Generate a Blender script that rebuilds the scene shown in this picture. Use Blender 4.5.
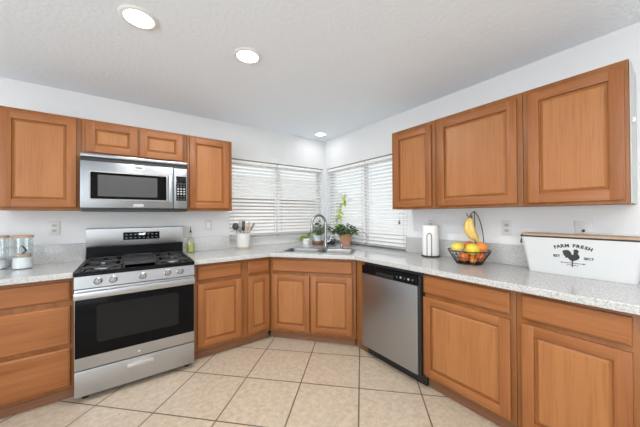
import bpy, bmesh, math, random
from mathutils import Vector, Matrix

sc = bpy.context.scene
for o in list(bpy.data.objects):
    bpy.data.objects.remove(o)
C = sc.collection
R = math.radians
PI = math.pi

# ---------------------------------------------------------------- camera
YAW, PITCH, ROLL = 0.627466, 0.005763, -0.006082
cd = bpy.data.cameras.new('camera')
cam = bpy.data.objects.new('camera', cd)
C.objects.link(cam)
cd.sensor_fit = 'HORIZONTAL'
cd.sensor_width = 36
cd.lens = 260.503 / 640 * 36
cd.clip_start = 0.02
f = Vector((math.sin(YAW) * math.cos(PITCH), math.cos(YAW) * math.cos(PITCH), math.sin(PITCH)))
r = Vector((math.cos(YAW), -math.sin(YAW), 0))
u = r.cross(f)
r2 = r * math.cos(ROLL) + u * math.sin(ROLL)
u2 = u * math.cos(ROLL) - r * math.sin(ROLL)
M3 = Matrix((r2, u2, -f)).transposed()
cam.matrix_world = Matrix.Translation((-2.37464, -3.13263, 1.30528)) @ M3.to_4x4()
sc.camera = cam

# ---------------------------------------------------------------- light
sc.view_settings.view_transform = 'Standard'
sc.view_settings.look = 'None'
sc.view_settings.gamma = 1
sc.view_settings.use_curve_mapping = False
sc.view_settings.exposure = 0.27
sc.cycles.use_denoising = True
sc.cycles.max_bounces = 10
sc.cycles.diffuse_bounces = 5
sc.cycles.sample_clamp_indirect = 6
w = bpy.data.worlds.new('world')
sc.world = w
w.use_nodes = True
w.node_tree.nodes['Background'].inputs[0].default_value = (0.90, 0.955, 1, 1)
w.node_tree.nodes['Background'].inputs[1].default_value = 1.0


sd = bpy.data.lights.new('sun', 'SUN')
sd.energy = 1.0
sd.angle = R(0.6)
sd.color = (1, 0.97, 0.92)
sun = bpy.data.objects.new('sun', sd)
C.objects.link(sun)
sun.rotation_euler = (R(42), 0, R(-48))


def area_light(name, loc, rot, sx, sy, power, color=(1, 1, 1), shape='RECTANGLE'):
    d = bpy.data.lights.new(name, 'AREA')
    d.shape = shape
    d.size = sx
    d.size_y = sy
    d.energy = power
    d.color = color
    o = bpy.data.objects.new(name, d)
    C.objects.link(o)
    o.location = loc
    o.rotation_euler = rot
    return o


# added fill lights in the unseen patio and dining openings, tilted at the ceiling
area_light('patio_fill', (-4.4, -6.42, 1.25), (R(132), 0, 0), 1.8, 2.1, 20, (0.90, 0.955, 1))
area_light('dining_fill', (-5.92, -4.2, 1.25), (R(148), 0, R(-90)), 3.4, 2.1, 150, (0.90, 0.955, 1))
# added fill lights without fixtures, unseen behind the camera at ceiling height
for _x, _y in ((-2.3, -3.0), (-1.7, -3.5), (-2.6, -4.2), (-3.8, -4.6), (-1.2, -4.6)):
    area_light('rear_fill_light', (_x, _y, 2.39), (0, 0, 0), 0.16, 0.16, 10, (1, 0.985, 0.96), 'DISK')
# daylight pressing in at the two kitchen windows
area_light('left_window_daylight', (-0.75, 0.42, 1.5), (R(-90), 0, 0), 1.3, 1.0, 2, (0.96, 0.98, 1))
area_light('right_window_daylight', (0.42, -0.75, 1.5), (R(90), 0, R(90)), 1.3, 1.0, 2, (0.96, 0.98, 1))

# ---------------------------------------------------------------- materials


def new_mat(name):
    m = bpy.data.materials.new(name)
    m.use_nodes = True
    nt = m.node_tree
    return m, nt, nt.nodes['Principled BSDF']


def pbr(name, col, rough=0.5, metal=0.0, noise=0.0, nscale=20, bump=0.0, bscale=100, spec=None, coat=0.0):
    m, nt, b = new_mat(name)
    b.inputs['Base Color'].default_value = (*col, 1)
    b.inputs['Roughness'].default_value = rough
    b.inputs['Metallic'].default_value = metal
    if spec is not None:
        b.inputs['Specular IOR Level'].default_value = spec
    if coat:
        b.inputs['Coat Weight'].default_value = coat
    tc = nt.nodes.new('ShaderNodeTexCoord')
    if noise:
        n = nt.nodes.new('ShaderNodeTexNoise')
        n.inputs['Scale'].default_value = nscale
        n.inputs['Detail'].default_value = 4
        nt.links.new(tc.outputs['Object'], n.inputs['Vector'])
        mx = nt.nodes.new('ShaderNodeMix')
        mx.data_type = 'RGBA'
        mx.inputs['A'].default_value = (*[c * (1 - noise) for c in col], 1)
        mx.inputs['B'].default_value = (*[min(1, c * (1 + noise)) for c in col], 1)
        nt.links.new(n.outputs['Fac'], mx.inputs['Factor'])
        nt.links.new(mx.outputs['Result'], b.inputs['Base Color'])
    if bump:
        n = nt.nodes.new('ShaderNodeTexNoise')
        n.inputs['Scale'].default_value = bscale
        n.inputs['Detail'].default_value = 3
        nt.links.new(tc.outputs['Object'], n.inputs['Vector'])
        bp = nt.nodes.new('ShaderNodeBump')
        bp.inputs['Strength'].default_value = bump
        bp.inputs['Distance'].default_value = 0.01
        nt.links.new(n.outputs['Fac'], bp.inputs['Height'])
        nt.links.new(bp.outputs['Normal'], b.inputs['Normal'])
    return m


def oak(name, light, dark, axis, rough=0.42):
    """honey oak with grain running along the given object axis"""
    m, nt, b = new_mat(name)
    tc = nt.nodes.new('ShaderNodeTexCoord')
    oi = nt.nodes.new('ShaderNodeObjectInfo')
    mul = nt.nodes.new('ShaderNodeMath')
    mul.operation = 'MULTIPLY'
    mul.inputs[1].default_value = 37
    nt.links.new(oi.outputs['Random'], mul.inputs[0])
    add = nt.nodes.new('ShaderNodeVectorMath')
    add.operation = 'ADD'
    nt.links.new(tc.outputs['Object'], add.inputs[0])
    nt.links.new(mul.outputs[0], add.inputs[1])

    def stretched(a, c, detail, dist):
        mp = nt.nodes.new('ShaderNodeMapping')
        s = [a, a, a]
        s[axis] = c
        mp.inputs['Scale'].default_value = s
        nt.links.new(add.outputs[0], mp.inputs['Vector'])
        n = nt.nodes.new('ShaderNodeTexNoise')
        n.inputs['Scale'].default_value = 1
        n.inputs['Detail'].default_value = detail
        n.inputs['Distortion'].default_value = dist
        nt.links.new(mp.outputs[0], n.inputs['Vector'])
        return n
    broad = stretched(11, 0.9, 3, 0.6)
    fine = stretched(170, 4, 2, 0.0)
    cr = nt.nodes.new('ShaderNodeValToRGB')
    cr.color_ramp.elements[0].position = 0.3
    cr.color_ramp.elements[0].color = (*dark, 1)
    cr.color_ramp.elements[1].position = 0.68
    cr.color_ramp.elements[1].color = (*light, 1)
    nt.links.new(broad.outputs['Fac'], cr.inputs[0])
    cr2 = nt.nodes.new('ShaderNodeValToRGB')
    cr2.color_ramp.elements[0].position = 0.32
    cr2.color_ramp.elements[0].color = (0.72, 0.66, 0.6, 1)
    cr2.color_ramp.elements[1].position = 0.5
    cr2.color_ramp.elements[1].color = (1, 1, 1, 1)
    nt.links.new(fine.outputs['Fac'], cr2.inputs[0])
    mx = nt.nodes.new('ShaderNodeMix')
    mx.data_type = 'RGBA'
    mx.blend_type = 'MULTIPLY'
    mx.inputs['Factor'].default_value = 0.6
    nt.links.new(cr.outputs[0], mx.inputs['A'])
    nt.links.new(cr2.outputs[0], mx.inputs['B'])
    nt.links.new(mx.outputs['Result'], b.inputs['Base Color'])
    b.inputs['Roughness'].default_value = rough
    b.inputs['Specular IOR Level'].default_value = 0.35
    return m


def granite(name):
    m, nt, b = new_mat(name)
    tc = nt.nodes.new('ShaderNodeTexCoord')
    n1 = nt.nodes.new('ShaderNodeTexNoise')
    n1.inputs['Scale'].default_value = 130
    n1.inputs['Detail'].default_value = 5
    n1.inputs['Roughness'].default_value = 0.7
    n2 = nt.nodes.new('ShaderNodeTexVoronoi')
    n2.inputs['Scale'].default_value = 280
    for n in (n1, n2):
        nt.links.new(tc.outputs['Object'], n.inputs['Vector'])
    cr = nt.nodes.new('ShaderNodeValToRGB')
    e = cr.color_ramp.elements
    e[0].position = 0.36
    e[0].color = (0.31, 0.31, 0.305, 1)
    e[1].position = 0.56
    e[1].color = (0.56, 0.56, 0.55, 1)
    nt.links.new(n1.outputs['Fac'], cr.inputs[0])
    cr2 = nt.nodes.new('ShaderNodeValToRGB')
    e = cr2.color_ramp.elements
    e[0].position = 0.0
    e[0].color = (0.66, 0.66, 0.66, 1)
    e[1].position = 0.35
    e[1].color = (1, 1, 1, 1)
    nt.links.new(n2.outputs['Color'], cr2.inputs[0])
    mx = nt.nodes.new('ShaderNodeMix')
    mx.data_type = 'RGBA'
    mx.blend_type = 'MULTIPLY'
    mx.inputs['Factor'].default_value = 0.75
    nt.links.new(cr.outputs[0], mx.inputs['A'])
    nt.links.new(cr2.outputs[0], mx.inputs['B'])
    nt.links.new(mx.outputs['Result'], b.inputs['Base Color'])
    b.inputs['Roughness'].default_value = 0.12
    b.inputs['Specular IOR Level'].default_value = 0.7
    return m


def tile_floor(name):
    """square tiles laid on the diagonal, with dark grout"""
    m, nt, b = new_mat(name)
    L = nt.links.new
    tc = nt.nodes.new('ShaderNodeTexCoord')
    sep = nt.nodes.new('ShaderNodeSeparateXYZ')
    L(tc.outputs['Object'], sep.inputs[0])

    def mt(op, a, bb):
        n = nt.nodes.new('ShaderNodeMath')
        n.operation = op
        for i, v in enumerate((a, bb)):
            if v is None:
                continue
            if isinstance(v, (int, float)):
                n.inputs[i].default_value = v
            else:
                L(v, n.inputs[i])
        return n.outputs[0]
    P = 0.6345
    outs, cells = [], []
    for op, off in (('SUBTRACT', 1.818), ('ADD', 3.332)):
        a = mt(op, sep.outputs[0], sep.outputs[1])
        a = mt('DIVIDE', mt('ADD', a, off + P * 20), P)
        fr = mt('FRACT', a, None)
        cells.append(mt('FLOOR', a, None))
        dist = mt('SUBTRACT', 0.5, mt('ABSOLUTE', mt('SUBTRACT', fr, 0.5), None))
        outs.append(dist)
    dmin = mt('MINIMUM', outs[0], outs[1])
    cr = nt.nodes.new('ShaderNodeMapRange')
    cr.inputs['From Min'].default_value = 0.0075
    cr.inputs['From Max'].default_value = 0.0125
    L(dmin, cr.inputs['Value'])
    cmb = nt.nodes.new('ShaderNodeCombineXYZ')
    L(cells[0], cmb.inputs[0])
    L(cells[1], cmb.inputs[1])
    wn = nt.nodes.new('ShaderNodeTexWhiteNoise')
    L(cmb.outputs[0], wn.inputs['Vector'])
    n = nt.nodes.new('ShaderNodeTexNoise')
    n.inputs['Scale'].default_value = 30
    n.inputs['Detail'].default_value = 6
    n.inputs['Roughness'].default_value = 0.65
    ad = nt.nodes.new('ShaderNodeVectorMath')
    ad.operation = 'ADD'
    L(tc.outputs['Object'], ad.inputs[0])
    L(wn.outputs['Color'], ad.inputs[1])
    L(ad.outputs[0], n.inputs['Vector'])
    ramp = nt.nodes.new('ShaderNodeValToRGB')
    e = ramp.color_ramp.elements
    e[0].position = 0.34
    e[0].color = (0.415, 0.33, 0.245, 1)
    e[1].position = 0.66
    e[1].color = (0.545, 0.452, 0.35, 1)
    L(n.outputs['Fac'], ramp.inputs[0])
    mx = nt.nodes.new('ShaderNodeMix')
    mx.data_type = 'RGBA'
    mx.inputs['A'].default_value = (0.12, 0.085, 0.06, 1)
    L(cr.outputs[0], mx.inputs['Factor'])
    L(ramp.outputs[0], mx.inputs['B'])
    L(mx.outputs['Result'], b.inputs['Base Color'])
    b.inputs['Roughness'].default_value = 0.4
    bp = nt.nodes.new('ShaderNodeBump')
    bp.inputs['Strength'].default_value = 0.3
    bp.inputs['Distance'].default_value = 0.004
    L(cr.outputs[0], bp.inputs['Height'])
    L(bp.outputs['Normal'], b.inputs['Normal'])
    return m


def steel(name, col, rough, axis=0):
    """brushed steel, brushed along the given axis"""
    m, nt, b = new_mat(name)
    tc = nt.nodes.new('ShaderNodeTexCoord')
    mp = nt.nodes.new('ShaderNodeMapping')
    s = [400, 400, 400]
    s[axis] = 3
    mp.inputs['Scale'].default_value = s
    n = nt.nodes.new('ShaderNodeTexNoise')
    n.inputs['Scale'].default_value = 1
    n.inputs['Detail'].default_value = 2
    nt.links.new(tc.outputs['Object'], mp.inputs[0])
    nt.links.new(mp.outputs[0], n.inputs['Vector'])
    bp = nt.nodes.new('ShaderNodeBump')
    bp.inputs['Strength'].default_value = 0.12
    bp.inputs['Distance'].default_value = 0.002
    nt.links.new(n.outputs['Fac'], bp.inputs['Height'])
    nt.links.new(bp.outputs['Normal'], b.inputs['Normal'])
    b.inputs['Base Color'].default_value = (*col, 1)
    b.inputs['Metallic'].default_value = 1
    b.inputs['Roughness'].default_value = rough
    return m


def thin_glass(name, tint=(1, 1, 1), gloss=0.08):
    m, nt, b = new_mat(name)
    nt.nodes.remove(b)
    out = nt.nodes['Material Output']
    t = nt.nodes.new('ShaderNodeBsdfTransparent')
    t.inputs[0].default_value = (*tint, 1)
    g = nt.nodes.new('ShaderNodeBsdfGlossy')
    g.inputs['Roughness'].default_value = 0.03
    lw = nt.nodes.new('ShaderNodeLayerWeight')
    lw.inputs['Blend'].default_value = 0.25
    mr = nt.nodes.new('ShaderNodeMapRange')
    mr.inputs['To Min'].default_value = gloss
    mr.inputs['To Max'].default_value = 0.4
    nt.links.new(lw.outputs['Facing'], mr.inputs['Value'])
    mx = nt.nodes.new('ShaderNodeMixShader')
    nt.links.new(mr.outputs[0], mx.inputs[0])
    nt.links.new(t.outputs[0], mx.inputs[1])
    nt.links.new(g.outputs[0], mx.inputs[2])
    nt.links.new(mx.outputs[0], out.inputs[0])
    return m


def glow(name, col, strength):
    m, nt, b = new_mat(name)
    b.inputs['Base Color'].default_value = (*col, 1)
    b.inputs['Emission Color'].default_value = (*col, 1)
    b.inputs['Emission Strength'].default_value = strength
    return m


OL, OD = (0.335, 0.129, 0.041), (0.25, 0.086, 0.025)
M = dict(
    wall=pbr('wall_paint', (0.74, 0.75, 0.76), 0.7, bump=0.15, bscale=90),
    ceiling=pbr('ceiling_texture', (0.82, 0.885, 0.955), 0.85, bump=0.22, bscale=42),
    floor=tile_floor('floor_tile'),
    oak_v=oak('oak_vertical', OL, OD, 2),
    oak_h=oak('oak_horizontal', OL, OD, 0),
    panel=oak('oak_panel', (0.375, 0.156, 0.052), (0.33, 0.131, 0.042), 2),
    box=oak('oak_carcass', (0.285, 0.112, 0.033), (0.21, 0.075, 0.020), 2),
    toe=oak('oak_toe', (0.24, 0.11, 0.055), (0.18, 0.08, 0.038), 0, 0.6),
    granite=granite('granite'),
    white=pbr('white_paint', (0.82, 0.82, 0.81), 0.4),
    blind=pbr('blind_white', (0.86, 0.86, 0.85), 0.45),
    socketgrey=pbr('socket_grey', (0.50, 0.50, 0.49), 0.4),
    rail=pbr('rail_backlit_shade', (0.36, 0.365, 0.37), 0.5),  # backlit shade of the white blind rails put into the colour as grey
    plastic=pbr('white_plastic', (0.66, 0.66, 0.65), 0.35),
    steel=steel('brushed_steel', (0.30, 0.315, 0.33), 0.30, 0),
    rangesteel=steel('range_steel', (0.47, 0.485, 0.505), 0.29, 0),
    brightsteel=pbr('polished_steel', (0.75, 0.75, 0.75), 0.25, 1),
    steel_v=steel('brushed_steel_upright', (0.42, 0.445, 0.475), 0.34, 2),
    chrome=pbr('satin_nickel', (0.36, 0.355, 0.35), 0.25, 1),
    sinksteel=pbr('sink_steel', (0.30, 0.30, 0.30), 0.38, 1),
    black=pbr('black_plastic', (0.015, 0.015, 0.016), 0.35),
    gloss=pbr('black_glass', (0.004, 0.004, 0.0045), 0.08, spec=0.1),
    enamel=pbr('black_enamel', (0.005, 0.005, 0.006), 0.22, spec=0.12),
    iron=pbr('cast_iron', (0.03, 0.03, 0.032), 0.45, bump=0.2, bscale=300),
    alloy=pbr('burner_alloy', (0.45, 0.45, 0.46), 0.4, 0.8),
    darkgrey=pbr('dark_grey_plastic', (0.05, 0.052, 0.056), 0.35),
    screen=pbr('oven_screen', (0.05, 0.05, 0.052), 0.3),
    window_dark=pbr('tinted_window', (0.012, 0.012, 0.0125), 0.15, spec=0.15),
    mark=pbr('printed_mark', (0.42, 0.43, 0.45), 0.4),
    lamp=glow('lamp_lens', (1, 0.99, 0.97), 9),
    led=glow('clock_digits', (0.75, 0.9, 1), 2.5),
    glass=thin_glass('window_glass', (0.97, 0.98, 0.98), 0.04),
    jar=thin_glass('jar_glass', (0.95, 0.97, 0.975), 0.03),
    lidwood=pbr('lid_wood', (0.43, 0.29, 0.185), 0.5, noise=0.25, nscale=30),
    sugar=pbr('sugar', (0.88, 0.88, 0.88), 0.8, bump=0.3, bscale=400),
    oil=pbr('yellow_green_oil', (0.40, 0.40, 0.15), 0.2),
    oilglass=thin_glass('bottle_glass', (0.93, 0.95, 0.88), 0.03),
    stone=pbr('stoneware', (0.64, 0.63, 0.60), 0.5, noise=0.08, nscale=40),
    rawclay=pbr('raw_stoneware', (0.50, 0.42, 0.32), 0.7, noise=0.1),
    wood=pbr('utensil_wood', (0.52, 0.38, 0.26), 0.55, noise=0.2, nscale=60),
    greywood=pbr('grey_silicone', (0.17, 0.17, 0.175), 0.5),
    blackut=pbr('black_nylon', (0.035, 0.037, 0.042), 0.4),
    paper=pbr('paper_towel', (0.84, 0.84, 0.83), 0.9, bump=0.4, bscale=130),
    wire=pbr('dark_wire', (0.035, 0.028, 0.024), 0.4, 0.6),
    lemon=pbr('lemon_peel', (0.80, 0.56, 0.05), 0.4, noise=0.15, nscale=25, bump=0.15, bscale=250),
    greenlemon=pbr('greenish_lemon_peel', (0.74, 0.58, 0.11), 0.4, noise=0.25, nscale=25, bump=0.15, bscale=250),
    orange=pbr('orange_peel', (0.80, 0.26, 0.045), 0.42, noise=0.15, nscale=25, bump=0.2, bscale=250),
    tangerine=pbr('tangerine_peel', (0.74, 0.19, 0.035), 0.42, noise=0.15, nscale=25, bump=0.2, bscale=250),
    banana=pbr('banana_skin', (0.70, 0.50, 0.15), 0.5, noise=0.2, nscale=18),
    bananatip=pbr('banana_tip', (0.14, 0.10, 0.03), 0.6),
    tub=pbr('white_enamel', (0.62, 0.63, 0.63), 0.28),
    print=pbr('black_print', (0.03, 0.03, 0.032), 0.5),
    terracotta=pbr('terracotta', (0.52, 0.27, 0.16), 0.75, noise=0.18, nscale=25),
    bluepot=pbr('pale_blue_glaze', (0.62, 0.70, 0.70), 0.3, noise=0.06),
    brownwood=pbr('brown_tray_wood', (0.22, 0.10, 0.045), 0.5, noise=0.3, nscale=40),
    leaf=pbr('dark_leaf', (0.05, 0.115, 0.035), 0.45, noise=0.5, nscale=30),
    leaf2=pbr('bright_leaf', (0.46, 0.60, 0.07), 0.45, noise=0.3, nscale=30),
    leaf3=pbr('pale_leaf', (0.26, 0.40, 0.12), 0.45, noise=0.4, nscale=30),
    leafpurple=pbr('plum_leaf', (0.20, 0.10, 0.10), 0.5),
    stem=pbr('stem', (0.14, 0.17, 0.05), 0.6),
    soil=pbr('soil', (0.05, 0.035, 0.025), 0.9),
    tassel=pbr('tassel_wood', (0.22, 0.12, 0.07), 0.5),
    cord=pbr('blind_cord', (0.62, 0.62, 0.60), 0.8),
    stucco=pbr('stucco', (0.70, 0.58, 0.52), 0.9, bump=0.3, bscale=60),
    siding=pbr('grey_siding', (0.62, 0.66, 0.73), 0.8),
    roof=pbr('pale_roof', (0.60, 0.58, 0.56), 0.9, noise=0.15, nscale=6),
    yard=pbr('yard_gravel', (0.36, 0.33, 0.30), 0.9, noise=0.2, nscale=8),
    bluegrey=pbr('outside_pane', (0.20, 0.25, 0.33), 0.1),
)

# ---------------------------------------------------------------- mesh helpers


def merge(bm, t, mat=None, mx=None):
    if mat is not None:
        for fc in t.faces:
            fc.material_index = mat
    if mx is not None:
        t.transform(mx)
    me = bpy.data.meshes.new('tmp')
    t.to_mesh(me)
    t.free()
    bm.from_mesh(me)
    bpy.data.meshes.remove(me)


def box(bm, x0, x1, y0, y1, z0, z1, bev=0.0, mat=0, seg=2, mx=None):
    t = bmesh.new()
    bmesh.ops.create_cube(t, size=1)
    t.transform(Matrix.Translation(((x0 + x1) / 2, (y0 + y1) / 2, (z0 + z1) / 2)) @ Matrix.Diagonal((abs(x1 - x0), abs(y1 - y0), abs(z1 - z0), 1)))
    if bev:
        bmesh.ops.bevel(t, geom=t.edges[:], offset=bev, segments=seg, affect='EDGES', profile=0.6)
    merge(bm, t, mat, mx)


def lathe(bm, prof, cx=0, cy=0, cz=0, seg=32, mat=0, mx=None, cap=True):
    t = bmesh.new()
    rings = []
    for (rr, z) in prof:
        rings.append([t.verts.new((cx + rr * math.cos(2 * PI * i / seg), cy + rr * math.sin(2 * PI * i / seg), cz + z)) for i in range(seg)])
    for a, b in zip(rings, rings[1:]):
        for i in range(seg):
            j = (i + 1) % seg
            t.faces.new((a[i], a[j], b[j], b[i]))
    if cap:
        if prof[0][0] > 1e-4:
            t.faces.new(rings[0][::-1])
        if prof[-1][0] > 1e-4:
            t.faces.new(rings[-1])
    bmesh.ops.remove_doubles(t, verts=t.verts, dist=1e-6)
    bmesh.ops.recalc_face_normals(t, faces=t.faces)
    merge(bm, t, mat, mx)


def tube(bm, pts, rad, seg=8, mat=0, closed=False, mx=None):
    pts = [Vector(p) for p in pts]
    n = len(pts)
    t = bmesh.new()
    rings = []
    prev = None
    for i, p in enumerate(pts):
        if closed:
            d = (pts[(i + 1) % n] - pts[i - 1]).normalized()
        else:
            d = (pts[min(i + 1, n - 1)] - pts[max(i - 1, 0)]).normalized()
        if prev is None:
            a = Vector((0, 0, 1)) if abs(d.z) < 0.9 else Vector((1, 0, 0))
            prev = (a - d * a.dot(d)).normalized()
        else:
            prev = (prev - d * prev.dot(d)).normalized()
        b = d.cross(prev)
        rr = rad[i] if isinstance(rad, (list, tuple)) else rad
        rings.append([t.verts.new(p + (prev * math.cos(2 * PI * k / seg) + b * math.sin(2 * PI * k / seg)) * rr) for k in range(seg)])
    m = n if closed else n - 1
    for i in range(m):
        a, b = rings[i], rings[(i + 1) % n]
        for k in range(seg):
            j = (k + 1) % seg
            t.faces.new((a[k], a[j], b[j], b[k]))
    if not closed:
        t.faces.new(rings[0][::-1])
        t.faces.new(rings[-1])
    bmesh.ops.recalc_face_normals(t, faces=t.faces)
    merge(bm, t, mat, mx)


def prism(bm, poly, z0, z1, mat=0, mx=None, holes=()):
    """vertical prism over a polygon with optional holes"""
    t = bmesh.new()
    edges = []
    for lp in (poly, *holes):
        vs = [t.verts.new((p[0], p[1], z0)) for p in lp]
        edges += [t.edges.new((vs[i], vs[(i + 1) % len(vs)])) for i in range(len(vs))]
    bmesh.ops.triangle_fill(t, use_beauty=True, use_dissolve=False, edges=edges)
    ret = bmesh.ops.extrude_face_region(t, geom=t.faces[:])
    for v in ret['geom']:
        if isinstance(v, bmesh.types.BMVert):
            v.co.z = z1
    bmesh.ops.recalc_face_normals(t, faces=t.faces)
    merge(bm, t, mat, mx)


def ball(bm, c, rad, scale=(1, 1, 1), mat=0, seg=24, rot=None):
    t = bmesh.new()
    bmesh.ops.create_uvsphere(t, u_segments=seg, v_segments=seg // 2, radius=rad)
    mx = Matrix.Translation(c) @ (rot.to_4x4() if rot else Matrix.Identity(4)) @ Matrix.Diagonal((*scale, 1))
    merge(bm, t, mat, mx)


def obj(name, bm, mats, parent=None, sharp=35, label=None):
    me = bpy.data.meshes.new(name)
    bm.to_mesh(me)
    bm.free()
    if not isinstance(mats, (list, tuple)):
        mats = [mats]
    for m in mats:
        me.materials.append(M[m] if isinstance(m, str) else m)
    if sharp:
        me.polygons.foreach_set('use_smooth', [True] * len(me.polygons))
        me.set_sharp_from_angle(angle=R(sharp))
    o = bpy.data.objects.new(name, me)
    C.objects.link(o)
    if parent:
        o.parent = parent
    if label:
        o['label'] = label
    return o


def thing(name, label, cat, loc=(0, 0, 0), rz=0.0, group=None):
    o = bpy.data.objects.new(name, None)
    o.empty_display_size = 0.05
    C.objects.link(o)
    o.location = loc
    o.rotation_euler = (0, 0, rz)
    o['label'] = label
    o['category'] = cat
    if group:
        o['group'] = group
    return o


def tag(o, label, cat, group=None):
    o['label'] = label
    o['category'] = cat
    if group:
        o['group'] = group
    return o


def struct(name, bm, mats, parent=None, sharp=35):
    o = obj(name, bm, mats, parent, sharp)
    if parent is None:
        o['kind'] = 'structure'
    return o


def B():
    return bmesh.new()


def b1(name, args, mat, parent, bev=0.0, label=None):
    bm = B()
    box(bm, *args, bev=bev)
    return obj(name, bm, mat, parent, label=label)


# ---------------------------------------------------------------- setting
H = 2.408
WT = 0.14
XL, YB = -6.0, -6.5
WX0, WX1, WZ0, WZ1 = -1.432, -0.05, 0.874, 1.992

bm = B(); box(bm, XL - WT, WT, YB - WT, WT, -0.1, 0); struct('floor', bm, 'floor')
bm = B(); box(bm, XL - WT, WT, YB - WT, WT, H, H + 0.1); struct('ceiling', bm, 'ceiling')


def window_wall(name, mx):
    bm = B()
    box(bm, XL if name == 'wall_left' else -6.5, WX0, 0, WT, 0, H, mx=mx)
    box(bm, WX0, WX1, 0, WT, 0, WZ0, mx=mx)
    box(bm, WX0, WX1, 0, WT, WZ1, H, mx=mx)
    box(bm, WX1, 0, 0, WT, 0, H, mx=mx)
    return struct(name, bm, 'wall')


window_wall('wall_left', Matrix.Identity(4))
MIRR = Matrix(((0, 1, 0, 0), (1, 0, 0, 0), (0, 0, 1, 0), (0, 0, 0, 1)))  # swaps x and y: left wall -> right wall
o = window_wall('wall_right', MIRR)
o.data.flip_normals()
# the post that closes the corner behind both windows
bm = B(); box(bm, 0.0, WT, 0.0, WT, 0, H); struct('trim_1', bm, 'white')
# the far sides of the open-plan room, each with a wide glazed opening
bm = B()
box(bm, XL, -5.35, YB - WT, YB, 0, H); box(bm, -3.45, WT, YB - WT, YB, 0, H); box(bm, -5.35, -3.45, YB - WT, YB, 2.3, H)
struct('wall_back', bm, 'wall')
bm = B()
box(bm, XL - WT, XL, YB - WT, -6.0, 0, H); box(bm, XL - WT, XL, -2.4, WT, 0, H); box(bm, XL - WT, XL, -6.0, -2.4, 2.3, H)
struct('wall_side', bm, 'wall')


def window(name, rz, flip):
    """vinyl window with two sashes, built along local x"""
    bm = B()
    s = -1 if flip else 1
    x0, x1 = (WX0, WX1) if not flip else (-WX1, -WX0)
    z0, z1 = 0.916, WZ1 - 0.002
    fw = 0.045
    y0, y1 = 0.098, 0.132
    box(bm, x0 + .002, x1 - .002, y0, y1, z0, z0 + 0.10, 0.004)
    box(bm, x0 + .002, x1 - .002, y0, y1, z1 - fw, z1, 0.004)
    for a in (x0 + .002, x1 - fw - .002):
        box(bm, a, a + fw, y0, y1, z0 + 0.10, z1 - fw, 0.004)
    xm = (x0 + x1) / 2
    box(bm, xm - 0.03, xm + 0.03, y0 - 0.005, y1, z0 + 0.10, z1 - fw, 0.004)
    o = struct(name, bm, 'white')
    o.rotation_euler.z = rz
    for a, b in ((x0 + fw, xm - .03), (xm + .03, x1 - fw)):
        bm = B(); box(bm, a, b, 0.112, 0.116, z0 + 0.10, z1 - fw)
        obj('pane', bm, 'glass', o)
    return o


window('window_1', 0, False)
window('window_2', R(-90), True)

# outside
bm = B(); box(bm, -14, 14, WT + 0.02, 14, -0.3, -0.15); box(bm, WT + .02, 14, -10, WT + .02, -0.3, -0.15)
struct('ground_outside', bm, 'yard')
h = thing('neighbour_house', 'pinkish stucco house with a pale roof outside the left window', 'house', (-1.2, 5.2, -0.15))
b1('house_wall', (-5, 6.0, 0, 4, 0, 2.05), 'stucco', h)
bm = B()
prism(bm, [(-0.5, 2.0), (4.5, 2.0), (2.0, 3.1)], -5.3, 6.3, mx=Matrix(((0, 0, 1, 0), (1, 0, 0, 0), (0, 1, 0, 0), (0, 0, 0, 1))))
obj('roof', bm, 'roof', h)
h = thing('neighbour_house', 'grey sided house with bluish panes outside the right window', 'house', (4.4, -1.0, -0.15))
b1('house_wall', (0, 4, -5, 2.2, 0, 3.7), 'siding', h)
for y in (-3.0, -0.6):
    b1('pane', (-0.03, -0.005, y, y + 1.3, 1.45, 2.5), 'bluegrey', h)
bm = B()
prism(bm, [(-0.5, 3.7), (4.5, 3.7), (2.0, 4.9)], -5.3, 2.5, mx=Matrix(((1, 0, 0, 0), (0, 0, 1, 0), (0, 1, 0, 0), (0, 0, 0, 1))))
obj('roof', bm, 'roof', h)

# ---------------------------------------------------------------- cabinets (local frame: wall at y=0, front towards -y)


def door(parent, x0, x1, z0, z1, yf, fw=0.056, rail=0.056, small=False):
    """raised-panel door: stiles and rails, and a raised panel as its own piece"""
    y1 = yf + 0.02
    bm = B()
    for a in (x0, x1 - fw):
        box(bm, a, a + fw, yf, y1, z0, z1, 0.004, 0)
    for a in (z0, z1 - rail):
        box(bm, x0 + fw - 0.003, x1 - fw + 0.003, yf + 0.0004, y1, a, a + rail, 0.004, 1)
    d = obj('door', bm, ['oak_v', 'oak_h'], parent)
    # panel
    loops = [(-0.004, 0.0165), (0.003, 0.0165), (0.006, 0.0155), (0.019, 0.0065), (0.0195, 0.0045), (0.021, 0.004)]
    t = B()
    X0, X1, Z0, Z1 = x0 + fw, x1 - fw, z0 + rail, z1 - rail
    rings = []
    for ins, dep in loops:
        rings.append([t.verts.new((a, yf + dep, b)) for a, b in ((X0 + ins, Z0 + ins), (X1 - ins, Z0 + ins), (X1 - ins, Z1 - ins), (X0 + ins, Z1 - ins))])
    for a, b in zip(rings, rings[1:]):
        for i in range(4):
            j = (i + 1) % 4
            t.faces.new((a[i], a[j], b[j], b[i]))
    t.faces.new(rings[-1])
    back = [t.verts.new((v.co.x, yf + 0.0195, v.co.z)) for v in rings[0]]
    for i in range(4):
        j = (i + 1) % 4
        t.faces.new((back[i], back[j], rings[0][j], rings[0][i]))
    t.faces.new(back[::-1])
    bmesh.ops.recalc_face_normals(t, faces=t.faces)
    obj('panel', t, 'panel', d, sharp=15)
    return d


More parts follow.
